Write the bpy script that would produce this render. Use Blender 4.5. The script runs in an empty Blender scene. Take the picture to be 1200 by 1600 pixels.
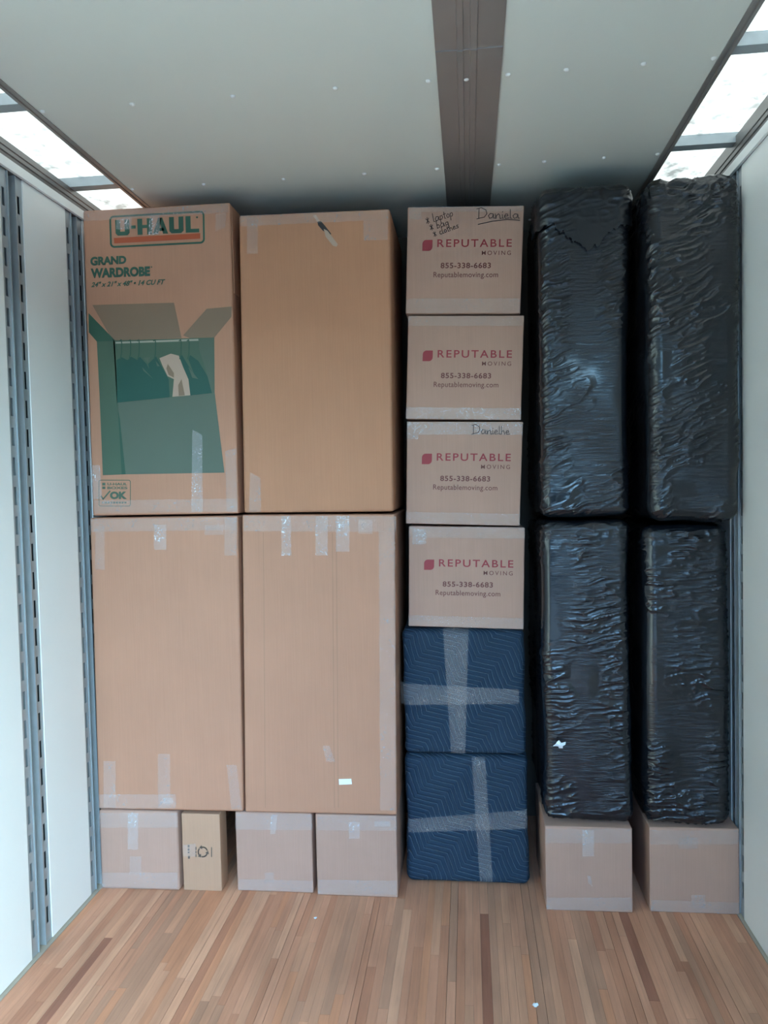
import bpy, bmesh, math, random
import numpy as np
from mathutils import Vector, Matrix

# ------------------------------------------------------------------ camera
# truck box: X right, Y into the load space, Z up; camera stands at x=0, y=0
YAW, PITCH, ROLL, CAM_Z, FOC = 0.1094, -0.0405, -0.0225, 1.65, 1200.0
def cam_axes():
    f = Vector((-math.sin(YAW)*math.cos(PITCH), math.cos(YAW)*math.cos(PITCH), math.sin(PITCH)))
    r = Vector((math.cos(YAW), math.sin(YAW), 0)); u = r.cross(f)
    c, s = math.cos(ROLL), math.sin(ROLL)
    return c*r + s*u, -s*r + c*u, f
CR, CU, CF = cam_axes()
scene = bpy.context.scene
COL = scene.collection
cam = bpy.data.cameras.new('camera'); cam_o = bpy.data.objects.new('camera', cam); COL.objects.link(cam_o)
cam.sensor_fit = 'HORIZONTAL'; cam.sensor_width = 36.0; cam.lens = 36.0*FOC/1200.0
cam.clip_start = 0.02; cam.clip_end = 500
M4 = Matrix((CR, CU, -CF)).transposed().to_4x4(); M4.translation = (0, 0, CAM_Z)
cam_o.matrix_world = M4
scene.camera = cam_o

# ------------------------------------------------------------------ world, light, exposure
SKY_STRENGTH, SUN_AZ, SUN_EL = 2.42, 129, 26
PANE_STRENGTH = 1.35
SKY_TINT = (0.61, 0.97, 1.20)
world = bpy.data.worlds.new('world'); scene.world = world; world.use_nodes = True
wn = world.node_tree.nodes; wl = world.node_tree.links
bg = wn['Background']
sky = wn.new('ShaderNodeTexSky'); sky.sky_type = 'NISHITA'; sky.sun_disc = False
sky.sun_elevation = math.radians(SUN_EL); sky.sun_rotation = math.radians(SUN_AZ)
sky.air_density = 1.0; sky.dust_density = 1.8; sky.ozone_density = 1.0
tint = wn.new('ShaderNodeVectorMath'); tint.operation = 'MULTIPLY'; tint.inputs[1].default_value = SKY_TINT
wl.new(sky.outputs['Color'], tint.inputs[0]); wl.new(tint.outputs[0], bg.inputs['Color']); bg.inputs['Strength'].default_value = SKY_STRENGTH
REAR = -0.6                                            # the open rear end of the truck
XL, XR, ZC = -1.5424, 0.9831, 2.82
vs = scene.view_settings
vs.view_transform = 'Standard'; vs.look = 'None'; vs.gamma = 1.0; vs.use_curve_mapping = False
vs.exposure = 0.0
try:
    scene.cycles.use_denoising = True; scene.cycles.max_bounces = 8
    scene.cycles.caustics_reflective = False; scene.cycles.caustics_refractive = False
except Exception: pass

# ------------------------------------------------------------------ helpers
def FP(px, py, Y):                                     # a point of a plane that faces the rear, measured on the photo
    d = CF + CR*((px-600)/FOC) + CU*((800-py)/FOC)
    t = Y/d.y
    return (d.x*t, Y, d.z*t + CAM_Z)
class MB:
    def __init__(s): s.v = []; s.f = []; s.m = []
    def add(s, vs, fs, mi=0):
        b = len(s.v); s.v += [tuple(q) for q in vs]; s.f += [tuple(i+b for i in q) for q in fs]; s.m += [mi]*len(fs)
    def box(s, x0, x1, y0, y1, z0, z1, mi=0):
        s.add([(x0,y0,z0),(x1,y0,z0),(x1,y1,z0),(x0,y1,z0),(x0,y0,z1),(x1,y0,z1),(x1,y1,z1),(x0,y1,z1)],
              [(0,3,2,1),(4,5,6,7),(0,1,5,4),(1,2,6,5),(2,3,7,6),(3,0,4,7)], mi)
    def build(s, name, mats, parent=None, smooth=False):
        o0 = Vector(parent.matrix_basis.translation) if parent else Vector((0,0,0))
        if parent and parent.parent: o0 = o0 + Vector(parent.parent.matrix_basis.translation)
        me = bpy.data.meshes.new(name)
        me.from_pydata([(a-o0.x, b-o0.y, c-o0.z) for a, b, c in s.v], [], s.f)
        for m in (mats if isinstance(mats, (list, tuple)) else [mats]): me.materials.append(m)
        if any(s.m): me.polygons.foreach_set('material_index', s.m)
        if smooth: me.polygons.foreach_set('use_smooth', [True]*len(me.polygons))
        me.update()
        o = bpy.data.objects.new(name, me); COL.objects.link(o)
        if parent: o.parent = parent
        return o
def tag(o, label, cat, group=None, kind=None):
    o['label'] = label; o['category'] = cat
    if group: o['group'] = group
    if kind: o['kind'] = kind
    return o
def thing(name, label, cat, loc, group=None):
    o = bpy.data.objects.new(name, None); COL.objects.link(o); o.location = loc
    o.empty_display_size = 0.1
    return tag(o, label, cat, group)

# ------------------------------------------------------------------ materials
def new_mat(name):
    m = bpy.data.materials.new(name); m.use_nodes = True
    n = m.node_tree.nodes; return m, n, m.node_tree.links, n['Principled BSDF']
def node(n, t, **kw):
    o = n.new(t)
    for k, v in kw.items():
        if k in o.inputs: o.inputs[k].default_value = v
        else: setattr(o, k, v)
    return o
def c4(c): return (c[0], c[1], c[2], 1)
def plain(name, col, rough=0.6, metal=0.0, spec=0.5, noise=0.06, nscale=6.0, bump=0.0, bscale=40.0):
    m, n, l, b = new_mat(name)
    tc = node(n, 'ShaderNodeTexCoord')
    nt = node(n, 'ShaderNodeTexNoise', Scale=nscale, Detail=4.0)
    l.new(tc.outputs['Object'], nt.inputs['Vector'])
    mr = node(n, 'ShaderNodeMapRange'); mr.inputs[3].default_value = 1-noise; mr.inputs[4].default_value = 1+noise
    l.new(nt.outputs['Fac'], mr.inputs[0])
    mx = node(n, 'ShaderNodeVectorMath', operation='SCALE'); mx.inputs[0].default_value = col
    l.new(mr.outputs[0], mx.inputs['Scale']); l.new(mx.outputs[0], b.inputs['Base Color'])
    b.inputs['Roughness'].default_value = rough; b.inputs['Metallic'].default_value = metal
    b.inputs['Specular IOR Level'].default_value = spec
    if bump:
        n2 = node(n, 'ShaderNodeTexNoise', Scale=bscale, Detail=3.0); l.new(tc.outputs['Object'], n2.inputs['Vector'])
        bp = node(n, 'ShaderNodeBump', Strength=bump, Distance=0.004); l.new(n2.outputs['Fac'], bp.inputs['Height'])
        l.new(bp.outputs[0], b.inputs['Normal'])
    return m
def cardboard(name, col):
    m, n, l, b = new_mat(name)
    tc = node(n, 'ShaderNodeTexCoord')
    big = node(n, 'ShaderNodeTexNoise', Scale=3.0, Detail=5.0, Roughness=0.6)
    l.new(tc.outputs['Object'], big.inputs['Vector'])
    mp = node(n, 'ShaderNodeMapping'); mp.inputs['Scale'].default_value = (220, 220, 5)
    l.new(tc.outputs['Object'], mp.inputs['Vector'])
    fib = node(n, 'ShaderNodeTexNoise', Scale=1.0, Detail=2.0); l.new(mp.outputs[0], fib.inputs['Vector'])
    ad = node(n, 'ShaderNodeMath', operation='MULTIPLY_ADD'); ad.inputs[1].default_value = 0.5
    l.new(fib.outputs['Fac'], ad.inputs[0]); l.new(big.outputs['Fac'], ad.inputs[2])
    mr = node(n, 'ShaderNodeMapRange'); mr.inputs[1].default_value = .45; mr.inputs[2].default_value = 1.05
    mr.inputs[3].default_value = .93; mr.inputs[4].default_value = 1.07
    l.new(ad.outputs[0], mr.inputs[0])
    mx = node(n, 'ShaderNodeVectorMath', operation='SCALE'); mx.inputs[0].default_value = col
    l.new(mr.outputs[0], mx.inputs['Scale']); l.new(mx.outputs[0], b.inputs['Base Color'])
    b.inputs['Roughness'].default_value = .72; b.inputs['Specular IOR Level'].default_value = .3
    wv = node(n, 'ShaderNodeTexNoise', Scale=7.0, Detail=2.0); l.new(tc.outputs['Object'], wv.inputs['Vector'])
    bp = node(n, 'ShaderNodeBump', Strength=.35, Distance=.01); l.new(wv.outputs['Fac'], bp.inputs['Height'])
    bp2 = node(n, 'ShaderNodeBump', Strength=.12, Distance=.002); l.new(fib.outputs['Fac'], bp2.inputs['Height'])
    l.new(bp.outputs[0], bp2.inputs['Normal']); l.new(bp2.outputs[0], b.inputs['Normal'])
    return m
def tape_mat(name, col, fac, rough, glint=.25):
    m, n, l, b = new_mat(name)
    b.inputs['Base Color'].default_value = c4(col); b.inputs['Roughness'].default_value = rough
    b.inputs['Specular IOR Level'].default_value = .7
    tc = node(n, 'ShaderNodeTexCoord')
    nt = node(n, 'ShaderNodeTexNoise', Scale=38.0, Detail=3.0, Distortion=1.5); l.new(tc.outputs['Object'], nt.inputs['Vector'])
    bp = node(n, 'ShaderNodeBump', Strength=.7, Distance=.006); l.new(nt.outputs['Fac'], bp.inputs['Height'])
    l.new(bp.outputs[0], b.inputs['Normal'])
    fold = node(n, 'ShaderNodeTexNoise', Scale=55.0, Detail=4.0, Distortion=2.5); l.new(tc.outputs['Object'], fold.inputs['Vector'])
    lo = node(n, 'ShaderNodeTexNoise', Scale=14.0, Detail=1.0); l.new(tc.outputs['Object'], lo.inputs['Vector'])
    g1 = node(n, 'ShaderNodeMapRange'); g1.inputs[1].default_value = .57; g1.inputs[2].default_value = .66; g1.inputs[4].default_value = glint; l.new(fold.outputs['Fac'], g1.inputs[0])
    g2 = node(n, 'ShaderNodeMapRange'); g2.inputs[1].default_value = .48; g2.inputs[2].default_value = .58; l.new(lo.outputs['Fac'], g2.inputs[0])
    gm = node(n, 'ShaderNodeMath', operation='MULTIPLY_ADD'); gm.inputs[2].default_value = fac
    l.new(g1.outputs[0], gm.inputs[0]); l.new(g2.outputs[0], gm.inputs[1])
    tr = node(n, 'ShaderNodeBsdfTransparent'); mix = node(n, 'ShaderNodeMixShader')
    l.new(gm.outputs[0], mix.inputs[0]); l.new(tr.outputs[0], mix.inputs[1]); l.new(b.outputs[0], mix.inputs[2])
    l.new(mix.outputs[0], n['Material Output'].inputs['Surface'])
    return m
def film_mat():
    m, n, l, b = new_mat('black_stretch_film')
    tc = node(n, 'ShaderNodeTexCoord')
    mp = node(n, 'ShaderNodeMapping'); mp.inputs['Scale'].default_value = (12, 12, 95); mp.inputs['Rotation'].default_value = (0, .22, 0)
    l.new(tc.outputs['Object'], mp.inputs['Vector'])
    nt = node(n, 'ShaderNodeTexNoise', Scale=1.0, Detail=5.0, Roughness=.6, Distortion=.6); l.new(mp.outputs[0], nt.inputs['Vector'])
    lo = node(n, 'ShaderNodeTexNoise', Scale=5.0, Detail=2.0); l.new(tc.outputs['Object'], lo.inputs['Vector'])
    mr = node(n, 'ShaderNodeMapRange'); mr.inputs[1].default_value = .38; mr.inputs[2].default_value = .62
    mr.inputs[3].default_value = .05; mr.inputs[4].default_value = 1.0; l.new(lo.outputs['Fac'], mr.inputs[0])
    bp = node(n, 'ShaderNodeBump', Distance=.006); l.new(mr.outputs[0], bp.inputs['Strength'])
    l.new(nt.outputs['Fac'], bp.inputs['Height']); l.new(bp.outputs[0], b.inputs['Normal'])
    b.inputs['Base Color'].default_value = (.008, .010, .014, 1)
    b.inputs['Roughness'].default_value = .17; b.inputs['Specular IOR Level'].default_value = .55
    return m
def quilt_mat():
    m, n, l, b = new_mat('quilted_blanket')
    tc = node(n, 'ShaderNodeTexCoord'); sp = node(n, 'ShaderNodeSeparateXYZ'); l.new(tc.outputs['Object'], sp.inputs[0])
    wob = node(n, 'ShaderNodeTexNoise', Scale=9.0, Detail=2.0); l.new(tc.outputs['Object'], wob.inputs['Vector'])
    def mth(op, a, bb=None, cc=None):
        q = node(n, 'ShaderNodeMath', operation=op)
        for i, v in enumerate((a, bb, cc)):
            if v is None: continue
            if isinstance(v, (int, float)): q.inputs[i].default_value = v
            else: l.new(v, q.inputs[i])
        return q.outputs[0]
    x = mth('ADD', sp.outputs['X'], sp.outputs['Y'])
    x = mth('MULTIPLY_ADD', wob.outputs['Fac'], .02, x)
    z = sp.outputs['Z']
    A = math.radians(-42)
    s_ = mth('ADD', mth('MULTIPLY', x, math.cos(A)), mth('MULTIPLY', z, math.sin(A)))
    t_ = mth('ADD', mth('MULTIPLY', x, -math.sin(A)), mth('MULTIPLY', z, math.cos(A)))
    tri = mth('MULTIPLY', mth('PINGPONG', mth('ADD', s_, 10.0), .082), .56)
    g = mth('DIVIDE', mth('ADD', mth('ADD', t_, tri), 10.0), .0212)
    fr = mth('FRACT', g)
    d = mth('ABSOLUTE', mth('SUBTRACT', fr, .5))                     # .5 at the seam
    line = mth('GREATER_THAN', d, .452)
    mx = node(n, 'ShaderNodeMix', data_type='RGBA')
    mx.inputs[6].default_value = (.018, .040, .072, 1); mx.inputs[7].default_value = (.13, .19, .24, 1)
    fuzz = node(n, 'ShaderNodeTexNoise', Scale=160.0, Detail=2.0); l.new(tc.outputs['Object'], fuzz.inputs['Vector'])
    lf = mth('MULTIPLY', line, mth('MULTIPLY_ADD', fuzz.outputs['Fac'], .9, .35)); l.new(lf, mx.inputs[0])
    l.new(mx.outputs[2], b.inputs['Base Color']); b.inputs['Roughness'].default_value = .85
    b.inputs['Specular IOR Level'].default_value = .25
    puff = mth('POWER', mth('MULTIPLY', d, 2.0), 3.0)
    bp = node(n, 'ShaderNodeBump', Strength=.7, Distance=-.006); l.new(puff, bp.inputs['Height'])
    l.new(bp.outputs[0], b.inputs['Normal'])
    return m
def wood_mat(i, col):
    m, n, l, b = new_mat('floor_wood_%d' % i)
    gm = node(n, 'ShaderNodeNewGeometry'); mp = node(n, 'ShaderNodeMapping')
    mp.inputs['Scale'].default_value = (90, 3.5, 90); mp.inputs['Location'].default_value = (i*3.7, i*1.3, 0)
    l.new(gm.outputs['Position'], mp.inputs['Vector'])
    nt = node(n, 'ShaderNodeTexNoise', Scale=1.0, Detail=6.0, Roughness=.65, Distortion=.5); l.new(mp.outputs[0], nt.inputs['Vector'])
    mp2 = node(n, 'ShaderNodeMapping'); mp2.inputs['Scale'].default_value = (9, 2.2, 9); l.new(gm.outputs['Position'], mp2.inputs['Vector'])
    n2 = node(n, 'ShaderNodeTexNoise', Scale=1.0, Detail=4.0); l.new(mp2.outputs[0], n2.inputs['Vector'])
    ad = node(n, 'ShaderNodeMath', operation='MULTIPLY_ADD'); ad.inputs[1].default_value = .7
    l.new(nt.outputs['Fac'], ad.inputs[0]); l.new(n2.outputs['Fac'], ad.inputs[2])
    mr = node(n, 'ShaderNodeMapRange'); mr.inputs[1].default_value = .5; mr.inputs[2].default_value = 1.2
    mr.inputs[3].default_value = .72; mr.inputs[4].default_value = 1.25; l.new(ad.outputs[0], mr.inputs[0])
    mx = node(n, 'ShaderNodeVectorMath', operation='SCALE'); mx.inputs[0].default_value = col
    l.new(mr.outputs[0], mx.inputs['Scale']); l.new(mx.outputs[0], b.inputs['Base Color'])
    b.inputs['Roughness'].default_value = .5; b.inputs['Specular IOR Level'].default_value = .35
    bp = node(n, 'ShaderNodeBump', Strength=.2, Distance=.001); l.new(nt.outputs['Fac'], bp.inputs['Height'])
    l.new(bp.outputs[0], b.inputs['Normal'])
    return m
def pane_mat():
    m, n, l, b = new_mat('backlit_roof_pane')
    tc = node(n, 'ShaderNodeTexCoord'); nt = node(n, 'ShaderNodeTexNoise', Scale=9.0, Detail=5.0, Roughness=.7)
    l.new(tc.outputs['Object'], nt.inputs['Vector'])
    mr = node(n, 'ShaderNodeMapRange'); mr.inputs[1].default_value = .35; mr.inputs[2].default_value = .5
    mr.inputs[3].default_value = .35; mr.inputs[4].default_value = 1.0; l.new(nt.outputs['Fac'], mr.inputs[0])
    ml = node(n, 'ShaderNodeMath', operation='MULTIPLY'); ml.inputs[1].default_value = PANE_STRENGTH; l.new(mr.outputs[0], ml.inputs[0])
    b.inputs['Base Color'].default_value = (.7, .75, .75, 1)
    b.inputs['Emission Color'].default_value = (.88, 1.0, .98, 1); l.new(ml.outputs[0], b.inputs['Emission Strength'])
    return m

CARD = cardboard('cardboard', (.485, .250, .160))
CARD_GREY = cardboard('cardboard_greyish', (.455, .278, .212))
CARD_TAN = cardboard('cardboard_tan', (.485, .238, .138))
CARD_SMALL = cardboard('cardboard_yellow', (.49, .288, .185))
TAPE = tape_mat('clear_packing_tape', (.78, .72, .69), .17, .22, .30)
TAPE_STRONG = tape_mat('crinkled_packing_tape', (.86, .85, .85), .20, .15, .75)
TAPE_BLANKET = tape_mat('tape_on_blanket', (.62, .58, .56), .17, .25, .22)
FILM = film_mat(); QUILT = quilt_mat()
FILM_DARK = plain('black_film_flap', (.007, .009, .013), .32, spec=.5, bump=.5, bscale=22)
GREEN = plain('green_print', (.028, .095, .062), .6); GREEN_D = plain('dark_green_print', (.014, .085, .064), .6)
GREEN_M = plain('mid_green_print', (.085, .125, .090), .6); GREEN_L = plain('pale_green_print', (.235, .160, .105), .6)
GREEN_S = plain('side_green_print', (.066, .118, .078), .6)
GREEN_F = plain('front_green_print', (.100, .135, .100), .6)
PALE = plain('pale_print', (.46, .33, .25), .6); RAILW = plain('rail_print', (.36, .36, .29), .6)
ORANGE = plain('orange_print', (.42, .085, .030), .6)
RED = plain('red_print', (.30, .035, .045), .6); BROWN = plain('brown_print', (.16, .050, .042), .6)
INK = plain('marker_ink', (.030, .022, .022), .5); INKGREY = plain('grey_print', (.12, .09, .07), .6)
PANEL = plain('white_wall_panel', (.84, .86, .85), .42, noise=.03, nscale=3, spec=.4)
CEIL = plain('ceiling_sheet', (.68, .70, .655), .38, noise=.025, nscale=2.5, spec=.4)
STEEL = plain('galvanised_steel', (.40, .45, .48), .42, metal=.45, noise=.12, nscale=25)
ALU = plain('aluminium_trim', (.37, .345, .33), .30, metal=.6, noise=.06, nscale=10)
RAIL = plain('rail_aluminium', (.21, .20, .195), .42, metal=.5, noise=.06, nscale=10)
DARKM = plain('dark_backing', (.03, .04, .05), .8); BULK = plain('bulkhead_board', (.10, .085, .07), .8)
SILL = plain('floor_edge_strip', (.42, .36, .28), .6); RIVET = plain('white_rivet', (.78, .78, .76), .35)
WHITE = plain('white_paper', (.85, .92, .95), .6); ASPHALT = plain('asphalt', (.30, .29, .28), .9)
PANE = pane_mat()

# ------------------------------------------------------------------ the truck box
rng = random.Random(7)
BACK = 3.74
g = MB(); g.box(-30, 30, -40, 30, -1.25, -1.2)
tag(g.build('ground', ASPHALT), 'grey asphalt yard under the truck', 'ground', kind='structure')
# unseen dark blocks, added behind the truck to cut off low sky light
BLOCKER = plain('light_blocker_dark', (.05, .05, .05), .9)
g = MB(); g.box(-12, -4.0, -30, -1.2, -1.2, 9.0)
tag(g.build('light_blocker_side', BLOCKER), 'unseen dark block added left of the rear opening to hold off sky light', 'light blocker', kind='structure')
g = MB(); g.box(-30, 30, -36, -30, -1.2, 7.0)
tag(g.build('light_blocker_rear', BLOCKER), 'unseen dark block added far behind the truck to close the low horizon', 'light blocker', kind='structure')
# floor: bed plus laminated hardwood strips
fl = MB(); fl.box(XL-.06, XR+.06, REAR, BACK, -.06, -.022)
floor = tag(fl.build('floor', DARKM), 'laminated hardwood strip floor of the truck box', 'floor', kind='structure')
TONE_GAIN = (1.72, 1.24, 1.02)
tones = [(.33,.215,.155),(.345,.232,.17),(.30,.188,.132),(.37,.258,.188),(.265,.16,.112),(.32,.222,.162),(.35,.218,.145),(.19,.108,.08),(.39,.282,.21),(.28,.20,.15)]
wts = [5, 5, 4, 3, 2, 4, 4, 1, 2, 2]
WOOD = [wood_mat(i, tuple(a*q for a, q in zip(TONE_GAIN, t))) for i, t in enumerate(tones)]
unit = []
for i in range(len(WOOD)):
    b_ = MB(); b_.box(-.5, .5, 0, 1, -.02, 0)
    me = bpy.data.meshes.new('strip_%d' % i); me.from_pydata(b_.v, [], b_.f); me.materials.append(WOOD[i]); unit.append(me)
rest = MB()
x = XL+.014; k = 0
xe = XR-.012
while x < xe-.004:
    w = rng.uniform(.025, .033)
    if x+w > xe-.012: w = xe-x
    y = REAR + rng.uniform(-.6, 0)
    gap = .0022 if k % 10 == 9 else .0005
    last = -1
    while y < BACK:
        L = rng.uniform(.3, 1.9); y1 = min(y+L, BACK); y0 = max(y, REAR)
        i = rng.choices(range(len(tones)), wts)[0]
        if i == last: i = (i+3) % len(tones)
        last = i
        if y1 > REAR+.02:
            if y1 > 2.12 and y0 < 2.99:
                o = bpy.data.objects.new('plank', unit[i]); COL.objects.link(o); o.parent = floor
                o.location = (x+w/2, y0, 0); o.scale = (w-gap, y1-y0-.0006, 1)
            else:
                rest.box(x, x+w-gap, y0, y1-.0006, -.02, 0, i)
        y += L
    x += w; k += 1
ro = rest.build('plank_field', WOOD, floor); ro['kind'] = 'stuff'
for nm, xa, xb in (('trim_1', XL-.044, XL+.013), ('trim_2', XR-.011, XR+.044)):
    t = MB(); t.box(xa, xb, REAR, BACK, -.02, .002)
    tag(t.build(nm, SILL), 'pale edge strip along the foot of the %s wall' % ('left' if nm == 'trim_1' else 'right'), 'edge strip', kind='structure')

PY0, PP = 2.466, .424                                # first visible slotted post and post pitch
def post(mb, xf, sgn, y0, z0, z1):                   # hat section with two slotted flanges; sgn points into the wall
    def bx(a, b, c, d, e, f):
        x0, x1 = xf+sgn*a, xf+sgn*b
        mb.box(min(x0, x1), max(x0, x1), c, d, e, f)
    for ya in (y0, y0+.090):
        fw, sw = .045, .0075
        c = ya+.023
        bx(.004, .007, ya, c-sw, z0, z1); bx(.004, .007, c+sw, ya+fw, z0, z1)
        zc = 1.525 - .1016*20
        prev = z0
        while zc < z1-.05:
            if zc > z0+.06:
                bx(.004, .007, c-sw, c+sw, prev, zc-.031); prev = zc+.031
            zc += .1016
        bx(.004, .007, c-sw, c+sw, prev, z1)
    bx(-.001, .034, y0+.044, y0+.047, z0, z1); bx(-.001, .034, y0+.088, y0+.091, z0, z1)
    bx(.031, .034, y0+.044, y0+.091, z0, z1)
WT = 2.737                                           # top of the wall panels
for side, xf, sgn in (('left', XL, -1), ('right', XR, 1)):
    w = MB(); a, b = sorted((xf+sgn*.045, xf+sgn*.07)); w.box(a, b, REAR, BACK+.03, -.06, 2.97)
    wall = tag(w.build('wall_'+side, DARKM), ('white panelled left wall with slotted steel posts, brightly lit' if side == 'left' else 'white panelled right wall beside the black bundles'), 'wall', kind='structure')
    y0 = PY0 - 9*PP
    ys = [y0 + i*PP for i in range(13)]
    for i, yy in enumerate(ys):
        if yy+.14 < REAR or yy > BACK-.15: continue
        pm = MB(); post(pm, xf, sgn, yy, .004, WT); pm.build('slotted_post', STEEL, wall)
    for i in range(len(ys)-1):
        ya, yb = max(ys[i]+.135, REAR), min(ys[i+1], BACK)
        if yb-ya < .05: continue
        pm = MB(); a, b = sorted((xf, xf+sgn*.012)); pm.box(a, b, ya, yb, .006, WT); pm.build('wall_panel', PANEL, wall)
    # top rail
    zt = 2.828 if side == 'left' else 2.848
    prof = [(.0, WT+.002), (-.010, WT+.003), (-.011, WT+.036), (-.003, WT+.039), (-.005, WT+.052), (-.009, WT+.055), (-.010, WT+.068), (-.013, WT+.071), (-.014, zt), (.05, zt), (.05, WT+.002)]
    vs_, fs_ = [], []
    for yy in (REAR, BACK):
        vs_ += [(xf+sgn*p, yy, z) for p, z in prof]
    N = len(prof)
    fs_ = [(i, (i+1) % N, N+(i+1) % N, N+i) for i in range(N)] + [tuple(range(N)), tuple(range(2*N-1, N-1, -1))]
    r = MB(); r.add(vs_, fs_); r.m = [0 if i < 2 else 1 for i in range(len(fs_))]
    tag(r.build('trim_3' if side == 'left' else 'trim_4', [PANEL, RAIL]), 'ribbed metal top rail along the %s wall' % side, 'rail', kind='structure')
bk = MB(); bk.box(XL-.07, XR+.07, BACK, BACK+.03, -.06, 2.97)
tag(bk.build('wall_front', BULK), 'dark bulkhead behind the stacked load', 'wall', kind='structure')
# ceiling
CL, CRT = -1.3058, .7254
TL, TR = -.067, .116
c = MB(); c.box(XL-.07, XR+.07, REAR, BACK+.03, 2.90, 2.97)
ceiling = tag(c.build('ceiling', DARKM), 'white riveted sheet ceiling of the truck box', 'ceiling', kind='structure')
cs = MB(); cs.box(CL, TL+.02, REAR, BACK, ZC, ZC+.006); cs.build('ceiling_sheet', CEIL, ceiling)
cs = MB(); cs.box(TR-.02, CRT, REAR, BACK, ZC, ZC+.006); cs.build('ceiling_sheet', CEIL, ceiling)
# central cover strip with two ribs
def ext(name, mat, prof, ya, yb, parent):
    N = len(prof); e = MB()
    e.add([(a, ya, z) for a, z in prof] + [(a, yb, z) for a, z in prof], [(i, (i+1) % N, N+(i+1) % N, N+i) for i in range(N)] + [tuple(range(N)), tuple(range(2*N-1, N-1, -1))])
    return e.build(name, mat, parent)
z = ZC
prof = [(TL, z+.002), (TL, z-.004), (TL+.058, z-.004), (TL+.060, z-.007), (TL+.075, z-.007), (TL+.077, z-.004), (TL+.093, z-.004), (TL+.095, z-.007), (TL+.112, z-.007), (TL+.114, z-.004), (TR, z-.004), (TR, z+.002)]
strip = MB()
cov = ext('trim_5', ALU, [(a, b-(.0022 if b < z else 0)) for a, b in prof], 2.149, BACK, None); tag(cov, 'dark metal ribbed cover strip on the ceiling above the printed cartons', 'cover strip', kind='structure')
cov = ext('trim_6', ALU, prof, REAR, 2.148, None); tag(cov, 'nearer length of dark metal ribbed cover strip on the ceiling', 'cover strip', kind='structure')
for nm, a, b in (('trim_7', CL-.027, CL+.002), ('trim_8', CRT-.002, CRT+.027)):
    inner = a if nm == 'trim_7' else b
    s = 1 if nm == 'trim_7' else -1
    prof = [(inner, z+.02), (inner, z-.004), (inner+s*.010, z-.004), (inner+s*.012, z), (inner+s*.016, z), (inner+s*.018, z-.003), (inner+s*.029, z-.003), (inner+s*.029, z+.0), (inner+s*.004, z+.002), (inner+s*.004, z+.02)]
    e = ext(nm, ALU, prof, REAR, BACK, None)
    tag(e, 'thin metal edge trim between ceiling sheet and %s roof light' % ('left' if nm == 'trim_7' else 'right'), 'edge trim', kind='structure')
# rivets of the ceiling sheets and the cover strip
rb = bmesh.new(); bmesh.ops.create_uvsphere(rb, u_segments=10, v_segments=6, radius=.0084)
for v in rb.verts: v.co.z *= .7
rme = bpy.data.meshes.new('rivet'); rb.to_mesh(rme); rb.free(); rme.materials.append(RIVET)
for p_ in rme.polygons: p_.use_smooth = True
BOWS = [2.305 + .643*i for i in range(-5, 3)]
for i, yy in enumerate(BOWS):
    for xx in (-1.29, -1.0, -.683, -.370, -.094, .137, .303, .519, .711):
        o = bpy.data.objects.new('rivet', rme); COL.objects.link(o); o.parent = ceiling; o.location = (xx, yy, ZC-.001)
o = bpy.data.objects.new('rivet', rme); COL.objects.link(o); o.parent = ceiling; o.location = (TL+.084, 2.305, ZC-.0045)
# roof lights at both sides: panes between roof bows
for wn_, xa, xb, lab in (('window_1', XL-.042, CL-.004, 'translucent white roof light strip along the left wall'), ('window_2', CRT+.004, XR+.042, 'translucent white roof light strip along the right wall')):
    win = bpy.data.objects.new(wn_, None); COL.objects.link(win); win.location = ((xa+xb)/2, 2.3, 2.862)
    tag(win, lab, 'roof light', kind='structure')
    for i in range(len(BOWS)-1):
        ya, yb = max(BOWS[i]+.002, REAR), min(BOWS[i+1]-.040, BACK)
        pm = MB(); pm.box(xa, xb, ya, yb, 2.862, 2.868); pm.build('pane', PANE, win)
    for yy in BOWS:
        if yy < REAR+.05 or yy > BACK: continue
        bm_ = MB()
        bm_.box(xa, xb, yy-.042, yy+.004, 2.826, 2.830); bm_.box(xa, xb, yy-.042, yy-.038, 2.830, 2.866); bm_.box(xa, xb, yy-.042, yy+.004, 2.866, 2.872)
        bm_.build('roof_bow', STEEL, win)

# ------------------------------------------------------------------ printing, tape, handwriting on flat faces
def quadmap(quad, Y, off):
    P = [Vector(FP(px, py, Y)) for px, py in quad]     # TL TR BR BL
    def f(u, v):                                       # v up
        a = P[3].lerp(P[2], u); b = P[0].lerp(P[1], u); q = a.lerp(b, v)
        return (q.x, Y-off, q.z)
    return f
def text_mesh(s, bold=0.0, shear=0.0, spacing=1.0):
    cu = bpy.data.curves.new('text', 'FONT'); cu.body = s; cu.offset = bold; cu.shear = shear; cu.space_character = spacing
    cu.resolution_u = 4
    ob = bpy.data.objects.new('text', cu); COL.objects.link(ob)
    dg = bpy.context.evaluated_depsgraph_get(); dg.update()
    me = bpy.data.meshes.new_from_object(ob.evaluated_get(dg))
    V = [tuple(v.co) for v in me.vertices]; F = [tuple(p.vertices) for p in me.polygons]
    bpy.data.objects.remove(ob); bpy.data.curves.remove(cu); bpy.data.meshes.remove(me)
    return V, F
def put_text(mb, s, quad, Y, bold=.0, shear=0., spacing=1., off=.0012, mi=0):
    V, F = text_mesh(s, bold, shear, spacing)
    xs = [v[0] for v in V]; ys = [v[1] for v in V]
    x0, x1, y0, y1 = min(xs), max(xs), min(ys), max(ys)
    f = quadmap(quad, Y, off)
    mb.add([f((v[0]-x0)/(x1-x0), (v[1]-y0)/(y1-y0)) for v in V], F, mi)
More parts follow.
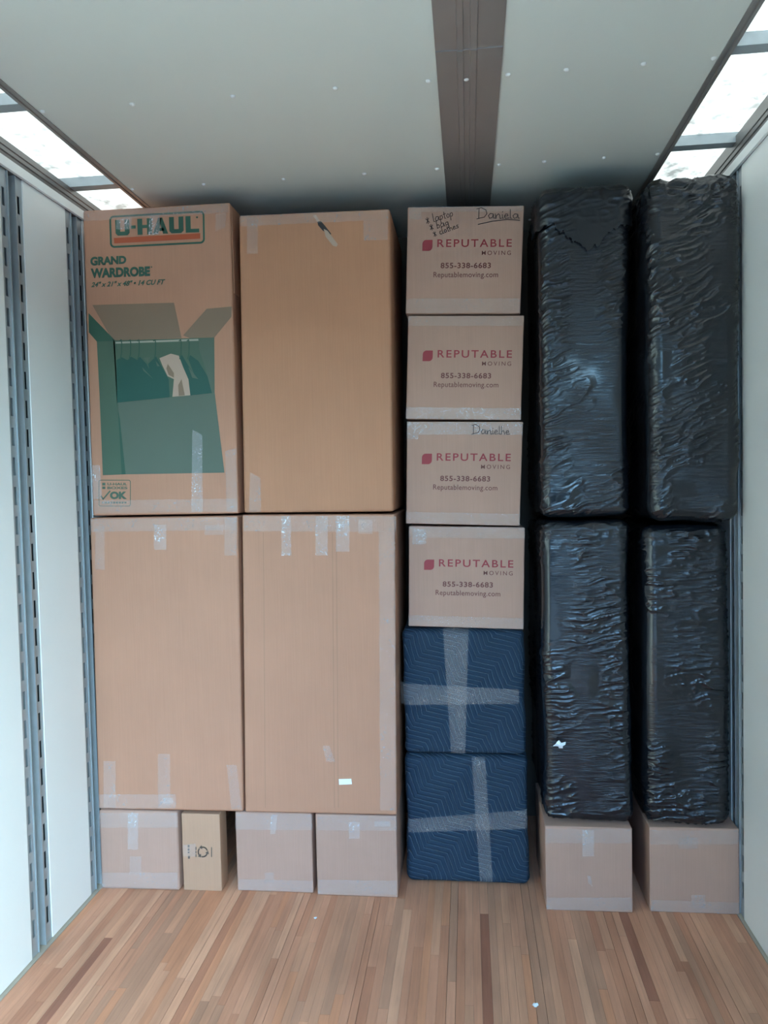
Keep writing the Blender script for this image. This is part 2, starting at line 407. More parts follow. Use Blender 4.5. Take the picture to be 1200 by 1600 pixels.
def poly(mb, pts, Y, off=.0010, mi=0):                 # a flat printed polygon, pixel outline
    mb.add([(lambda q: (q[0], Y-off, q[2]))(FP(px, py, Y)) for px, py in pts], [tuple(range(len(pts)))], mi)
def ribbon(mb, pts, w, f, mi=0):                       # pts in (u,v) of map f; w in u units
    P = [Vector(f(*q)) for q in pts]
    for a, b in zip(P[:-1], P[1:]):
        d = b-a
        if d.length < 1e-6: continue
        d.normalize(); nrm = Vector((-d.z, 0, d.x))*w/2; e = d*w*.3
        mb.add([a-e-nrm, b+e-nrm, b+e+nrm, a-e+nrm], [(0, 1, 2, 3)], mi)
def rframe(mb, quad, Y, t, rad, off=.001, mi=0):       # rounded rectangular outline; t, rad in metres
    P = [Vector(FP(px, py, Y)) for px, py in quad]
    W = (P[1]-P[0]).length; H = (P[0]-P[3]).length
    f = quadmap(quad, Y, off)
    def ring(i):
        out = []
        for cx, cy, a0 in ((W-rad, H-rad, 0), (rad, H-rad, 90), (rad, rad, 180), (W-rad, rad, 270)):
            for k in range(6):
                a = math.radians(a0+k*18); rr = max(rad-i, .0005)
                out.append(f((cx+rr*math.cos(a))/W, (cy+rr*math.sin(a))/H))
        return out
    A, B = ring(0), ring(t); n = len(A)
    mb.add(A+B, [(i, (i+1) % n, n+(i+1) % n, n+i) for i in range(n)], mi)
rt = random.Random(3)
def tape(parent, quad, Y, mat=None, crumple=.0012, off=.0016, name='packing_tape', nx=None):
    f = quadmap(quad, Y, 0)
    a = Vector(f(0, 0)); W = (Vector(f(1, 0))-a).length; H = (Vector(f(0, 1))-a).length
    nu = max(3, int(W/.010)); nv = max(3, int(H/.010))
    V = []
    for j in range(nv+1):
        for i in range(nu+1):
            p = f(i/nu, j/nv); e = min(i, nu-i, j, nv-j)
            V.append((p[0]+rt.uniform(-1, 1)*(.0012 if e == 0 else 0), Y-off-abs(rt.gauss(0, 1))*crumple*(.3 if e == 0 else 1), p[2]+rt.uniform(-1, 1)*(.0012 if e == 0 else 0)))
    mb = MB(); mb.add(V, [(j*(nu+1)+i, j*(nu+1)+i+1, (j+1)*(nu+1)+i+1, (j+1)*(nu+1)+i) for j in range(nv) for i in range(nu)])
    return mb.build(name, mat or TAPE, parent, smooth=True)
def rect(x0, y0, x1, y1, s=0.): return [(x0, y0), (x1, y0+s), (x1, y1+s), (x0, y1)]
def carton(name, label, cat, C, Y, depth, mat, group=None, bevel=.006):
    """C: TL TR BR BL of the front as (x, z)"""
    bx = sum(p[0] for p in C)/4; bz = min(C[2][1], C[3][1])
    root = thing(name, label, cat, (bx, Y+depth/2, bz), group)
    bm = bmesh.new()
    o0 = Vector(root.location)
    vv = []
    for yy in (Y, Y+depth):
        for px, pz in C: vv.append(bm.verts.new(Vector((px, yy, pz))-o0))
    for q in ((0, 1, 2, 3), (7, 6, 5, 4), (0, 4, 5, 1), (3, 2, 6, 7), (1, 5, 6, 2), (0, 3, 7, 4)):
        bm.faces.new([vv[i] for i in q])
    bmesh.ops.recalc_face_normals(bm, faces=bm.faces)
    bmesh.ops.bevel(bm, geom=list(bm.edges), offset=bevel, segments=3, profile=.6, affect='EDGES')
    me = bpy.data.meshes.new('carton_body'); bm.to_mesh(me); bm.free(); me.materials.append(mat)
    me.polygons.foreach_set('use_smooth', [True]*len(me.polygons))
    o = bpy.data.objects.new('carton_body', me); COL.objects.link(o); o.parent = root
    try:
        me.set_sharp_from_angle(angle=math.radians(40))
    except Exception: pass
    return root
def R4(x0, x1, z0, z1): return [(x0, z1), (x1, z1), (x1, z0), (x0, z0)]

# ---- small cartons on the floor
YA = 2.95
a1 = carton('cardboard_carton', 'small plain taped carton on the floor against the left wall', 'carton', R4(-1.530, -1.196, 0, .328), YA, .42, CARD_GREY, 'small cartons on the floor', .012)
tape(a1, rect(154, 1270, 278, 1293), YA); tape(a1, rect(200, 1270, 216, 1327), YA, TAPE_STRONG, .002)
tape(a1, rect(157, 1363, 278, 1388), YA, None, .002); tape(a1, rect(203, 1338, 221, 1366), YA, TAPE, .002)
a2 = carton('cardboard_carton', 'narrow yellowish carton with a printed recycling mark, upright on the floor', 'carton', R4(-1.182, -1.022, 0, .318), 2.96, .085, CARD_SMALL, 'small cartons on the floor', .003)
sy = MB()
f = quadmap(rect(307.5, 1321, 326.5, 1341), 2.96, .0012)
for k in range(3):                                     # recycling mark: three chasing arrows
    a0 = k*120+20
    arc = [(.5+.38*math.cos(math.radians(a0+t)), .5+.38*math.sin(math.radians(a0+t))) for t in (0, 20, 40, 60, 80)]
    ribbon(sy, arc, .0055, f)
    e = arc[-1]; aa = math.radians(a0+80); dr = (math.cos(aa), math.sin(aa)); tg = (-dr[1], dr[0])
    sy.add([f(e[0]+dr[0]*.17, e[1]+dr[1]*.17), f(e[0]+tg[0]*.24, e[1]+tg[1]*.24), f(e[0]-dr[0]*.17, e[1]-dr[1]*.17)], [(0, 1, 2)])
sy.build('printed_mark', INKGREY, a2)
for cols in (((305.6, 1323, 307.2, 1328), (305.6, 1329.5, 307.2, 1333), (305.6, 1334.5, 307.2, 1339)), ((330, 1323.5, 331.4, 1339),), ((293.5, 1320, 296.2, 1324), (293.5, 1325.5, 296.2, 1329), (293.6, 1330.5, 296.3, 1333), (293.8, 1337, 297, 1341.5))):
    sy = MB()
    for q in cols: poly(sy, rect(*q), 2.96, .0012)
    sy.build('printed_lettering', INKGREY, a2)
tape(a2, [(285, 1320), (306, 1318), (306, 1338), (286, 1338)], 2.96, TAPE, .002)
a3 = carton('cardboard_carton', 'small plain carton on the floor just right of the narrow recycling-mark carton', 'carton', R4(-.960, -.646, 0, .327), 2.97, .42, CARD_GREY, 'small cartons on the floor', .006)
tape(a3, rect(368, 1271, 488, 1296, 1), 2.97); tape(a3, [(424, 1273), (434, 1273), (430, 1303), (422, 1303)], 2.97, TAPE_STRONG, .002)
tape(a3, rect(373, 1373, 489, 1390, 3), 2.97); tape(a3, rect(414, 1363, 428, 1379), 2.97, TAPE, .002)
a4 = carton('cardboard_carton', 'small plain carton on the floor beside the blanket-wrapped boxes', 'carton', R4(-.628, -.304, 0, .330), 2.96, .42, CARD_GREY, 'small cartons on the floor', .005)
tape(a4, rect(496, 1274, 620, 1297, 1), 2.96); tape(a4, rect(545, 1284, 562, 1310), 2.96, TAPE_STRONG, .0025)
tape(a4, rect(497, 1374, 620, 1396, 2), 2.96); tape(a4, rect(585, 1283, 610, 1291), 2.96, TAPE_STRONG, .0025)

# ---- wardrobe cartons
w1b = carton('wardrobe_carton', 'tall plain wardrobe carton under the green-printed one by the left wall', 'carton', [(-1.520, 1.527), (-.906, 1.525), (-.920, .335), (-1.530, .332)], YA, .53, CARD, 'wardrobe cartons', .010)
tape(w1b, rect(142, 811, 371, 831, -3), YA); tape(w1b, rect(241, 820, 260, 859), YA, TAPE_STRONG, .0012)
tape(w1b, rect(149, 822, 164, 890), YA, TAPE, .002); tape(w1b, rect(351, 808, 370, 868), YA, TAPE, .002); tape(w1b, rect(320, 820, 350, 836), YA)
tape(w1b, rect(154, 1241, 275, 1263), YA, None, .002); tape(w1b, rect(162, 1189, 181, 1262), YA); tape(w1b, rect(247, 1178, 266, 1262), YA)
tape(w1b, [(354, 1195), (370, 1195), (378, 1264), (362, 1264)], YA, TAPE, .002); tape(w1b, rect(256, 1246, 271, 1256), YA, TAPE_STRONG, .003)
w2b = carton('wardrobe_carton', 'tall plain wardrobe carton with a small white label near its foot', 'carton', [(-.888, 1.528), (-.284, 1.520), (-.301, .337), (-.912, .335)], YA, .53, CARD, 'wardrobe cartons', .008)
tape(w2b, rect(381, 806, 619, 830, 1), YA)
for q in (rect(440, 806, 455, 868), rect(493, 806, 512, 868), rect(525, 806, 546, 862)): tape(w2b, q, YA, TAPE_STRONG, .0028)
tape(w2b, rect(560, 812, 582, 834), YA, TAPE, .002); tape(w2b, [(592, 830), (617, 830), (619, 1266), (594, 1266)], YA, TAPE, .0006)
tape(w2b, [(504, 1165), (515, 1165), (524, 1190), (510, 1190)], YA, TAPE, .003)
lb = MB(); poly(lb, [(529.5, 1217), (549, 1216.5), (550, 1225), (530, 1226)], YA, .002); lb.build('white_label', WHITE, w2b)['label'] = 'small white label'
sc_ = MB()
for xa in (411, 519, 525): poly(sc_, [(xa, 832), (xa+1.1, 832), (xa+4.1, 1262), (xa+3, 1262)], YA, .0006)
sc_.build('score_line', cardboard('cardboard_score', (.40, .22, .14)), w2b)
YW = 2.96
w1t = carton('wardrobe_carton', 'tall wardrobe carton printed in green with a picture of hanging clothes', 'carton', [(-1.505, 2.752), (-.902, 2.748), (-.905, 1.534), (-1.511, 1.535)], YW, .53, CARD, 'wardrobe cartons', .008)
lg = MB()
fq = [(170.7, 337.5), (319.5, 329), (320.3, 380.5), (172.3, 387.7)]
rframe(lg, fq, YW, .0075, .018)
f = quadmap([(180, 344), (311, 337), (311.5, 363), (181, 368.5)], YW, .0012)
def glyph(polys):
    for p in polys: lg.add([f(u/100, v/100) for u, v in p], [tuple(range(len(p)))])
def gU(a, w): glyph([[(a,100),(a+w*.34,100),(a+w*.34,24),(a,14)], [(a+w*.66,100),(a+w,100),(a+w,14),(a+w*.66,24)], [(a,14.5),(a+w*.16,0),(a+w*.84,0),(a+w,14.5),(a+w*.66,24.5),(a+w*.34,24.5)]])
gU(0, 17); glyph([[(18.5,60),(24.5,60),(24.5,40),(18.5,40)]])
glyph([[(26.5,100),(32.5,100),(32.5,0),(26.5,0)], [(38,100),(44,100),(44,0),(38,0)], [(32.5,60),(38,60),(38,40),(32.5,40)]])
glyph([[(45,0),(51,0),(56,100),(51.5,100)], [(57,0),(63,0),(56.5,100),(52,100)], [(49,18),(59,18),(57.5,36),(50.5,36)]])
gU(64.5, 17); glyph([[(84,100),(90,100),(90,0),(84,0)], [(90,0),(100,0),(100,22),(90,22)]])
poly(lg, [(306.5, 338.5), (309.5, 338.3), (309.5, 341), (306.5, 341)], YW, .0012)
lg.build('printed_logo', GREEN, w1t)['label'] = 'green framed logo lettering'
lg = MB(); poly(lg, [(178, 372), (313, 364.5), (313, 373), (178.6, 380.5)], YW, .0012)
lg.build('logo_stripe', ORANGE, w1t)['label'] = 'orange stripe of the logo'
tx = MB()
put_text(tx, 'GRAND', [(141.2, 401.5), (197.5, 399.5), (197.5, 412.3), (141.6, 415.6)], YW, .055)
put_text(tx, 'WARDROBE', [(141.8, 419.5), (234.5, 416), (234.8, 431.5), (142.2, 435)], YW, .055)
poly(tx, [(236, 416.5), (238, 416.4), (238, 418.2), (236, 418.3)], YW, .0012)
put_text(tx, '24" x 21" x 48" \u2022 14 CU FT', [(142.7, 441), (258.5, 436), (258.2, 444.5), (142.6, 449)], YW, .03, .3)
tx.build('printed_text', GREEN, w1t)
# picture of an open wardrobe carton
def zp(pts): return [(120+a/4.2107, 450+b/4.2105) for a, b in pts]
pic = MB(); PM = [GREEN, GREEN_D, GREEN_M, GREEN_L, PALE, RAILW, GREEN_S, GREEN_F]
poly(pic, zp([(103,112),(640,97),(690,330),(235,345)]), YW, .0008, 3)
poly(pic, zp([(700,312),(855,137),(1020,122),(1018,190),(905,327),(780,345)]), YW, .0008, 3)
poly(pic, zp([(132,345),(250,345),(270,755),(322,1226),(172,1232),(150,700)]), YW, .0009, 6)
poly(pic, zp([(78,165),(255,348),(132,352),(80,292)]), YW, .0010, 0)
poly(pic, zp([(240,345),(905,326),(905,692),(265,757)]), YW, .0009, 6)
poly(pic, zp([(805,335),(905,328),(908,692),(885,690),(850,545),(805,400)]), YW, .0011, 2)
poly(pic, zp([(268,757),(908,692),(972,1215),(320,1226)]), YW, .0009, 7)
poly(pic, zp([(272,800),(284,860),(322,1226),(296,1227)]), YW, .0012, 0)
for p_ in ([(262,475),(295,455),(345,480),(400,600),(405,740),(266,755)], [(330,480),(358,452),(410,480),(470,600),(480,732),(390,742)], [(395,480),(415,452),(460,500),(530,640),(530,728),(460,735)],
           [(470,500),(522,450),(560,520),(605,600),(612,718),(520,728)], [(680,460),(692,440),(740,520),(800,610),(815,700),(745,708),(730,600)], [(735,470),(745,440),(800,480),(860,580),(890,692),(800,700),(785,600)]):
    poly(pic, zp(p_), YW, .0012+.0001*rt.random(), 1)
poly(pic, zp([(545,462),(620,432),(672,446),(700,520),(735,600),(748,706),(630,716),(640,600),(598,580),(562,505)]), YW, .0016, 4)
poly(pic, zp([(600,500),(640,560),(640,590),(605,572),(590,530)]), YW, .0018, 3)
poly(pic, zp([(690,600),(712,706),(672,710),(668,640)]), YW, .0018, 3)
for p_ in ([(440,460),(482,455),(470,495)], [(520,480),(548,515),(530,515)], [(430,520),(505,600),(440,545)], [(735,520),(800,600),(760,590)]):
    poly(pic, zp(p_), YW, .0018, 2)
poly(pic, zp([(255,355),(800,335),(802,348),(256,367)]), YW, .0016, 5)
f = quadmap([(120, 450), (400, 450), (400, 830), (120, 830)], YW, .0020)
for hx in (297, 357, 414, 522, 690, 742):
    ribbon(pic, [((hx-8)/1179, 1-345/1600), ((hx+2)/1179, 1-338/1600), ((hx+6)/1179, 1-360/1600), ((hx+4)/1179, 1-430/1600), ((hx-4)/1179, 1-462/1600)], .0042, f, 0)
pic.build('printed_picture', PM, w1t)['label'] = 'green printed picture of clothes in an open carton'
st = MB()
def zs(x0, y0, x1, y1): return rect(140+x0/15, 740+y0/15, 140+x1/15, 740+y1/15)
rframe(st, zs(215, 145, 965, 770), YW, .0028, .009)
put_text(st, 'U-HAUL', zs(420, 215, 885, 275), YW, .03); put_text(st, 'BOXES', zs(420, 305, 890, 365), YW, .03)
put_text(st, 'OK', zs(480, 420, 880, 600), YW, .06)
f = quadmap(zs(250, 400, 480, 610), YW, .0014); ribbon(st, [(.1, .4), (.3, .05), (1., .95)], .0055, f)
poly(st, zs(300, 215, 372, 275), YW, .0012); poly(st, zs(300, 305, 372, 360), YW, .0012)
for k in range(9): poly(st, zs(290+66*k, 660, 290+66*k+48, 700), YW, .0012)
st.build('printed_stamp', GREEN_S, w1t)
tape(w1t, [(131, 331), (357, 318), (357, 332), (131, 346)], YW); tape(w1t, [(182, 342), (206, 341), (206, 358), (182, 359)], YW, TAPE_STRONG, .0015)
tape(w1t, [(234, 336), (250, 335), (250, 366), (233, 367)], YW, TAPE_STRONG, .0028)
tape(w1t, [(337, 334), (354, 333), (352, 356), (337, 362)], YW, TAPE, .0028)
tape(w1t, rect(148, 782, 371, 802, -3), YW, None, .0015); tape(w1t, [(301, 671), (316, 680), (317, 800), (299, 800)], YW, TAPE_STRONG, .0008)
tape(w1t, [(352, 705), (369, 700), (371, 800), (354, 800)], YW, TAPE, .0025); tape(w1t, [(141, 727), (156, 727), (160, 780), (146, 780)], YW, TAPE_STRONG, .003)
fe = MB(); fe.box(-.901, -.8985, YW+.012, YW+.075, 2.40, 2.735); fe.build('side_flap', CARD, w1t)
YT = 2.97
w2t = carton('wardrobe_carton', 'tall tan wardrobe carton with a torn slit near its top edge', 'carton', [(-.871, 2.700), (-.277, 2.690), (-.290, 1.530), (-.886, 1.535)], YT, .53, CARD_TAN, 'wardrobe cartons', .012)
tape(w2t, [(375, 337), (608, 328), (608, 343), (375, 354)], YT); tape(w2t, rect(386, 340, 403, 397), YT); tape(w2t, rect(568, 344, 606, 376, -1), YT)
tape(w2t, [(391, 738), (407, 747), (408, 800), (389, 800)], YT, TAPE, .0005)
tr_ = MB(); poly(tr_, [(496, 346), (502, 346), (508, 353), (518, 366), (514, 367), (504, 360), (497, 352)], YT, .0012); tr_.build('torn_slit', INK, w2t)['label'] = 'dark torn slit'
tr_ = MB(); poly(tr_, [(506, 358), (512, 361), (528, 382), (526, 386), (520, 384), (509, 370)], YT, .0030); poly(tr_, [(489, 337), (494, 336), (500, 346), (496, 347)], YT, .0030)
tr_.build('paper_curl', PALE, w2t)

# ---- printed cartons of the middle stack
YR = 3.06
STROKES = {
 'D': (1.5, [[(.25,0),(.3,2.0)], [(0,1.9),(.6,2.15),(1.2,1.75),(1.35,1.0),(1.0,.3),(0,-.05)]]),
 'a': (.95, [[(.7,.95),(.3,1.05),(.05,.6),(.2,.05),(.55,.2),(.7,.9),(.75,.1),(.95,.1)]]),
 'n': (.85, [[(0,1),(.1,0),(.15,.6),(.45,1),(.6,.7),(.65,0),(.85,.1)]]),
 'i': (.35, [[(.1,.9),(.12,.05),(.3,.1)], [(.1,1.35),(.16,1.5)]]),
 'e': (.7, [[(0,.5),(.5,.6),(.45,.95),(.2,1),(.02,.5),(.15,.05),(.65,.15)]]),
 'l': (.4, [[(.1,2.0),(.1,.1),(.35,.05)]]),
 'h': (.75, [[(.05,2),(.05,0)], [(.05,.6),(.35,1),(.5,.6),(.58,0)]]),
 'o': (.7, [[(.3,1),(.05,.6),(.2,.05),(.5,.2),(.55,.7),(.3,1)]]),
 't': (.55, [[(.2,1.7),(.2,.1),(.4,.05)], [(0,1.1),(.5,1.15)]]),
 'p': (.65, [[(.05,1),(.02,-.8)], [(.05,.9),(.4,1),(.5,.5),(.3,.1),(.04,.2)]]),
 'b': (.65, [[(.05,2),(.05,0)], [(.05,.1),(.4,.1),(.5,.6),(.3,.95),(.05,.7)]]),
 'g': (.7, [[(.55,.95),(.2,1),(.05,.6),(.2,.15),(.5,.4),(.55,.95),(.55,-.5),(.2,-.7)]]),
 'c': (.6, [[(.5,.9),(.2,1),(.05,.5),(.2,.05),(.55,.15)]]),
 's': (.55, [[(.5,.95),(.2,1),(.15,.65),(.45,.4),(.4,.05),(.05,.1)]]),
 '*': (.9, [[(.1,.2),(.7,1.2)], [(.1,1.2),(.7,.2)], [(.4,0),(.4,1.4)]]),
 ' ': (.5, [])}
def handwrite(mb, s, quad, Y, w):
    tot = sum(STROKES[ch][0] for ch in s); f = quadmap(quad, Y, .0030); x = 0
    for ch in s:
        adv, st_ = STROKES[ch]
        for pl_ in st_: ribbon(mb, [((x+a)/tot, b/2.0) for a, b in pl_], w, f)
        x += adv
def moving_carton(C, label, quad):
    """quad: pixel TL TR BR BL of the front, carries the print"""
    o = carton('moving_carton', label, 'carton', C, YR, .44, CARD_GREY, 'red-printed moving cartons', .005)
    (ax, ay), (bx_, by), (cx, cy), (dx, dy) = quad
    def sub(u0, v0, u1, v1):                            # fractions measured from top left
        def p(u, v):
            return ((ax*(1-u)+bx_*u)*(1-v)+(dx*(1-u)+cx*u)*v, (ay*(1-u)+by*u)*(1-v)+(dy*(1-u)+cy*u)*v)
        return [p(u0, v0), p(u1, v0), p(u1, v1), p(u0, v1)]
    return o, sub
def print_moving(o, sub, dv):
    m1 = MB()
    f = quadmap(sub(.133, .312+dv, .220, .415+dv), YR, .0012)      # leaf-shaped mark: two rounded, two sharp corners
    pts = [(0, 0)] + [(.62+.38*math.cos(math.radians(a)), .38+.38*math.sin(math.radians(a))) for a in range(-90, 1, 15)] + [(1, 1)] + [(.38+.38*math.cos(math.radians(a)), .62+.38*math.sin(math.radians(a))) for a in range(90, 181, 15)]
    m1.add([f(*p) for p in pts], [tuple(range(len(pts)))])
    m1.build('printed_mark', RED, o)['label'] = 'red leaf-shaped mark'
    m2 = MB(); put_text(m2, 'REPUTABLE', sub(.262, .307+dv, .905, .380+dv), YR, .012, 0, 1.25)
    m2.build('printed_name', RED, o)
    m3 = MB(); put_text(m3, 'MOVING', sub(.648, .415+dv, .900, .455+dv), YR, .004, 0, 1.4)
    m3.build('printed_word', BROWN, o); m3 = MB()
    put_text(m3, '855-338-6683', sub(.295, .525+dv, .730, .578+dv), YR, .022, 0, 1.1)
    m3.build('printed_phone_number', BROWN, o); m3 = MB()
    put_text(m3, 'Reputablemoving.com', sub(.235, .612+dv, .795, .678+dv), YR, .006, 0, 1.05)
    m3.build('printed_web_address', BROWN, o)
q = [(637, 323), (819, 322), (813, 490), (634, 490)]
r1, s1 = moving_carton([(-.215, 2.722), (.236, 2.702), (.215, 2.290), (-.232, 2.309)], 'red-printed moving carton with a handwritten list, topmost of its stack', q); print_moving(r1, s1, 0)
tape(r1, s1(0, .86, 1, .995), YR, None, .0012); tape(r1, s1(0.01, .0, .12, .12), YR); tape(r1, s1(.12, .0, .99, .05), YR)
hw = MB()
handwrite(hw, 'Daniela', [(745, 326), (812, 328), (812, 342), (745, 342)], YR, .0027)
ribbon(hw, [(0, 0), (.35, .55), (.7, .8), (1, .6)], .0032, quadmap([(747, 343), (812, 341), (812, 350), (747, 351)], YR, .003))
hw.build('handwritten_name', INK, r1); hw = MB()
handwrite(hw, '* laptop', [(663, 337), (707, 326), (709, 338), (666, 351)], YR, .0022)
handwrite(hw, '* bag', [(669, 348), (700, 341), (702, 352), (672, 361)], YR, .0022)
handwrite(hw, '* clothes', [(674, 360), (715, 347), (717, 356), (678, 371)], YR, .0022)
hw.build('handwritten_list', INK, r1)
q = [(638, 493), (819, 493), (814, 657), (634, 655)]
r2, s2 = moving_carton([(-.222, 2.300), (.230, 2.281), (.211, 1.876), (-.240, 1.894)], 'red-printed moving carton without handwriting, second from the top of its stack', q); print_moving(r2, s2, .025)
tape(r2, s2(0, .005, 1, .10), YR); tape(r2, s2(0, .885, 1, .995), YR, TAPE_STRONG, .0012)
q = [(636, 659), (817, 659), (812, 822), (634, 818)]
r3, s3 = moving_carton([(-.236, 1.884), (.219, 1.869), (.200, 1.461), (-.248, 1.477)], 'red-printed moving carton with writing on its top tape, third from the top of its stack', q); print_moving(r3, s3, .0)
tape(r3, s3(0, .005, 1, .125), YR, TAPE_STRONG, .0012); tape(r3, s3(0, .125, .1, .17), YR, TAPE_STRONG, .002); tape(r3, s3(0, .885, 1, .995), YR, None, .0012)
hw = MB(); handwrite(hw, 'Danielhe', [(737, 664), (797, 667), (797, 679), (737, 678)], YR, .0024); hw.build('handwritten_name', INK, r3)
q = [(639, 822), (820, 823), (818, 984), (638, 978)]
r4, s4 = moving_carton([(-.237, 1.467), (.220, 1.453), (.209, 1.050), (-.247, 1.064)], 'red-printed moving carton resting on the blanket-wrapped boxes', q); print_moving(r4, s4, .02)
tape(r4, s4(0, .005, 1, .115), YR, TAPE, .0015); tape(r4, s4(.03, .03, .15, .18), YR, TAPE_STRONG, .002); tape(r4, s4(0, .89, 1, .995), YR, TAPE, .0015)

# ---- cartons under the black bundles
YD, YE = 2.915, 2.93
d0 = carton('cardboard_carton', 'plain taped carton on the floor under the black bundle next to the blankets', 'carton', R4(.268, .590, 0, .326), YD, .42, CARD_GREY, 'small cartons on the floor', .005)
tape(d0, rect(852, 1295, 987, 1317), YD); tape(d0, rect(910, 1297, 928, 1338), YD, TAPE_STRONG, .0015); tape(d0, [(917, 1368), (923, 1368), (926, 1386), (919, 1380)], YD, TAPE_STRONG, .003)
tape(d0, rect(854, 1402, 987, 1422), YD, TAPE, .001)
e0 = carton('cardboard_carton', 'plain taped carton on the floor in the right-hand corner', 'carton', R4(.656, .981, 0, .326), YE, .42, CARD_GREY, 'small cartons on the floor', .005)
tape(e0, rect(1015, 1297, 1155, 1319), YE); tape(e0, rect(1060, 1308, 1090, 1326), YE, TAPE, .002); tape(e0, rect(1018, 1406, 1156, 1424, 4), YE, TAPE, .0015)
tape(e0, rect(1080, 1398, 1102, 1420), YE, TAPE, .003)

# ------------------------------------------------------------------ soft rounded bodies
def vnoise(x, y, seed=0):
    xi = np.floor(x).astype(np.int64); yi = np.floor(y).astype(np.int64); fx = x-xi; fy = y-yi
    def h(a, b):
        n = (a*374761393 + b*668265263 + seed*974634777) & 0x7fffffff
        n = ((n ^ (n >> 13))*1274126177) & 0x7fffffff
        return ((n ^ (n >> 16)) & 0xffff)/65535.0
    sx = fx*fx*(3-2*fx); sy_ = fy*fy*(3-2*fy)
    return (h(xi, yi)*(1-sx)+h(xi+1, yi)*sx)*(1-sy_) + (h(xi, yi+1)*(1-sx)+h(xi+1, yi+1)*sx)*sy_
def rounded_grid(W, D, H, r, sx, sy_, sz):
    """points, normals and quads of a rounded box centred at the origin"""
    h = np.array([W, D, H])/2; key = {}; P = []; F = []
    n = [max(2, int(round(W/sx))), max(2, int(round(D/sy_))), max(2, int(round(H/sz)))]
    idx = {}
    def vid(i, j, k):
        t = (i, j, k)
        if t not in idx:
            idx[t] = len(P); P.append((-h[0]+W*i/n[0], -h[1]+D*j/n[1], -h[2]+H*k/n[2]))
        return idx[t]
    for i in range(n[0]):
        for k in range(n[2]):
            F.append((vid(i, 0, k), vid(i+1, 0, k), vid(i+1, 0, k+1), vid(i, 0, k+1)))
            F.append((vid(i, n[1], k), vid(i, n[1], k+1), vid(i+1, n[1], k+1), vid(i+1, n[1], k)))
    for j in range(n[1]):
        for k in range(n[2]):
            F.append((vid(0, j, k), vid(0, j, k+1), vid(0, j+1, k+1), vid(0, j+1, k)))
            F.append((vid(n[0], j, k), vid(n[0], j+1, k), vid(n[0], j+1, k+1), vid(n[0], j, k+1)))
    for i in range(n[0]):
        for j in range(n[1]):
            F.append((vid(i, j, 0), vid(i, j+1, 0), vid(i+1, j+1, 0), vid(i+1, j, 0)))
            F.append((vid(i, j, n[2]), vid(i+1, j, n[2]), vid(i+1, j+1, n[2]), vid(i, j+1, n[2])))
    P = np.array(P); rr = np.minimum(r, h*.98)
    inner = np.clip(P, -(h-rr), h-rr); d = (P-inner)/rr
    ln = np.linalg.norm(d, axis=1, keepdims=True); N = d/np.maximum(ln, 1e-9)
    Q = inner + N*rr
    return Q, N, F
def mesh_obj(name, P, F, mat, parent, smooth=True):
    me = bpy.data.meshes.new(name); me.from_pydata(P.tolist(), [], F); me.materials.append(mat)
    if smooth: me.polygons.foreach_set('use_smooth', [True]*len(me.polygons))
    me.update(); o = bpy.data.objects.new(name, me); COL.objects.link(o); o.parent = parent
    return o
# ---- blanket-wrapped boxes
def blanket(label, x0, x1, z0, z1, Y, D, seed):
    root = thing('blanket_wrapped_box', label, 'wrapped box', ((x0+x1)/2, Y+D/2, z0), 'blanket-wrapped boxes')
    W, H = x1-x0, z1-z0
    P, N, F = rounded_grid(W, D, H, .030, .011, .03, .011)
    u = P[:, 0]+P[:, 1]; v = P[:, 2]
    b = (vnoise(u/.11+9, v/.13+3, seed)-.5)*.010 + (vnoise(u/.045, v/.05, seed+1)-.5)*.004 - .004
    edge = np.clip((H/2-np.abs(v))/.05, 0, 1)
    P = P + N*(b*edge)[:, None]; P[:, 2] += H/2
    mesh_obj('blanket', P, F, QUILT, root)
    return root
def soft_tape(root, pts_, Y, r, x0, x1, z0, z1, seed):
    """strip on the blanket front: quad TL TR BR BL in pixels, ends bent round the rounded edges"""
    Pq = [Vector(FP(a, b, Y)) for a, b in pts_]
    W = (Pq[1]-Pq[0]).length; H = (Pq[0]-Pq[3]).length
    nu, nv = max(4, int(W/.010)), max(4, int(H/.010)); V = []
    rr = random.Random(seed)
    for j in range(nv+1):
        for i in range(nu+1):
            a = Pq[3].lerp(Pq[2], i/nu); b = Pq[0].lerp(Pq[1], i/nu); p = a.lerp(b, j/nv)
            back = 0
            for e in (max(0, x0+r-p.x), max(0, p.x-x1+r), max(0, z0+r-p.z), max(0, p.z-z1+r)):
                e = min(e, r*.999); back = max(back, r-math.sqrt(r*r-e*e))
            V.append((p.x, Y-.004+back-abs(rr.gauss(0, .0012)), p.z))
    mb = MB(); mb.add(V, [(j*(nu+1)+i, j*(nu+1)+i+1, (j+1)*(nu+1)+i+1, (j+1)*(nu+1)+i) for j in range(nv) for i in range(nu)])
    mb.build('packing_tape', TAPE_BLANKET, root, smooth=True)
YB = 3.075
b2 = blanket('navy quilted blanket-wrapped box standing on the floor', -.279, .222, .002, .530, YB, .5, 11)
soft_tape(b2, [(737, 1184), (758, 1184), (770, 1380), (750, 1380)], YB, .03, -.279, .222, .002, .530, 1)
soft_tape(b2, [(638, 1279), (823, 1265), (824, 1294), (638, 1300)], YB-.001, .03, -.279, .222, .002, .530, 2)
b1 = blanket('navy quilted blanket-wrapped box stacked on another one below the printed cartons', -.280, .216, .534, 1.047, YB, .5, 23)
soft_tape(b1, [(692, 982), (732, 982), (727, 1178), (705, 1178)], YB, .03, -.280, .216, .534, 1.047, 3)
soft_tape(b1, [(625, 1067), (810, 1077), (811, 1099), (626, 1101)], YB-.001, .03, -.280, .216, .534, 1.047, 4)

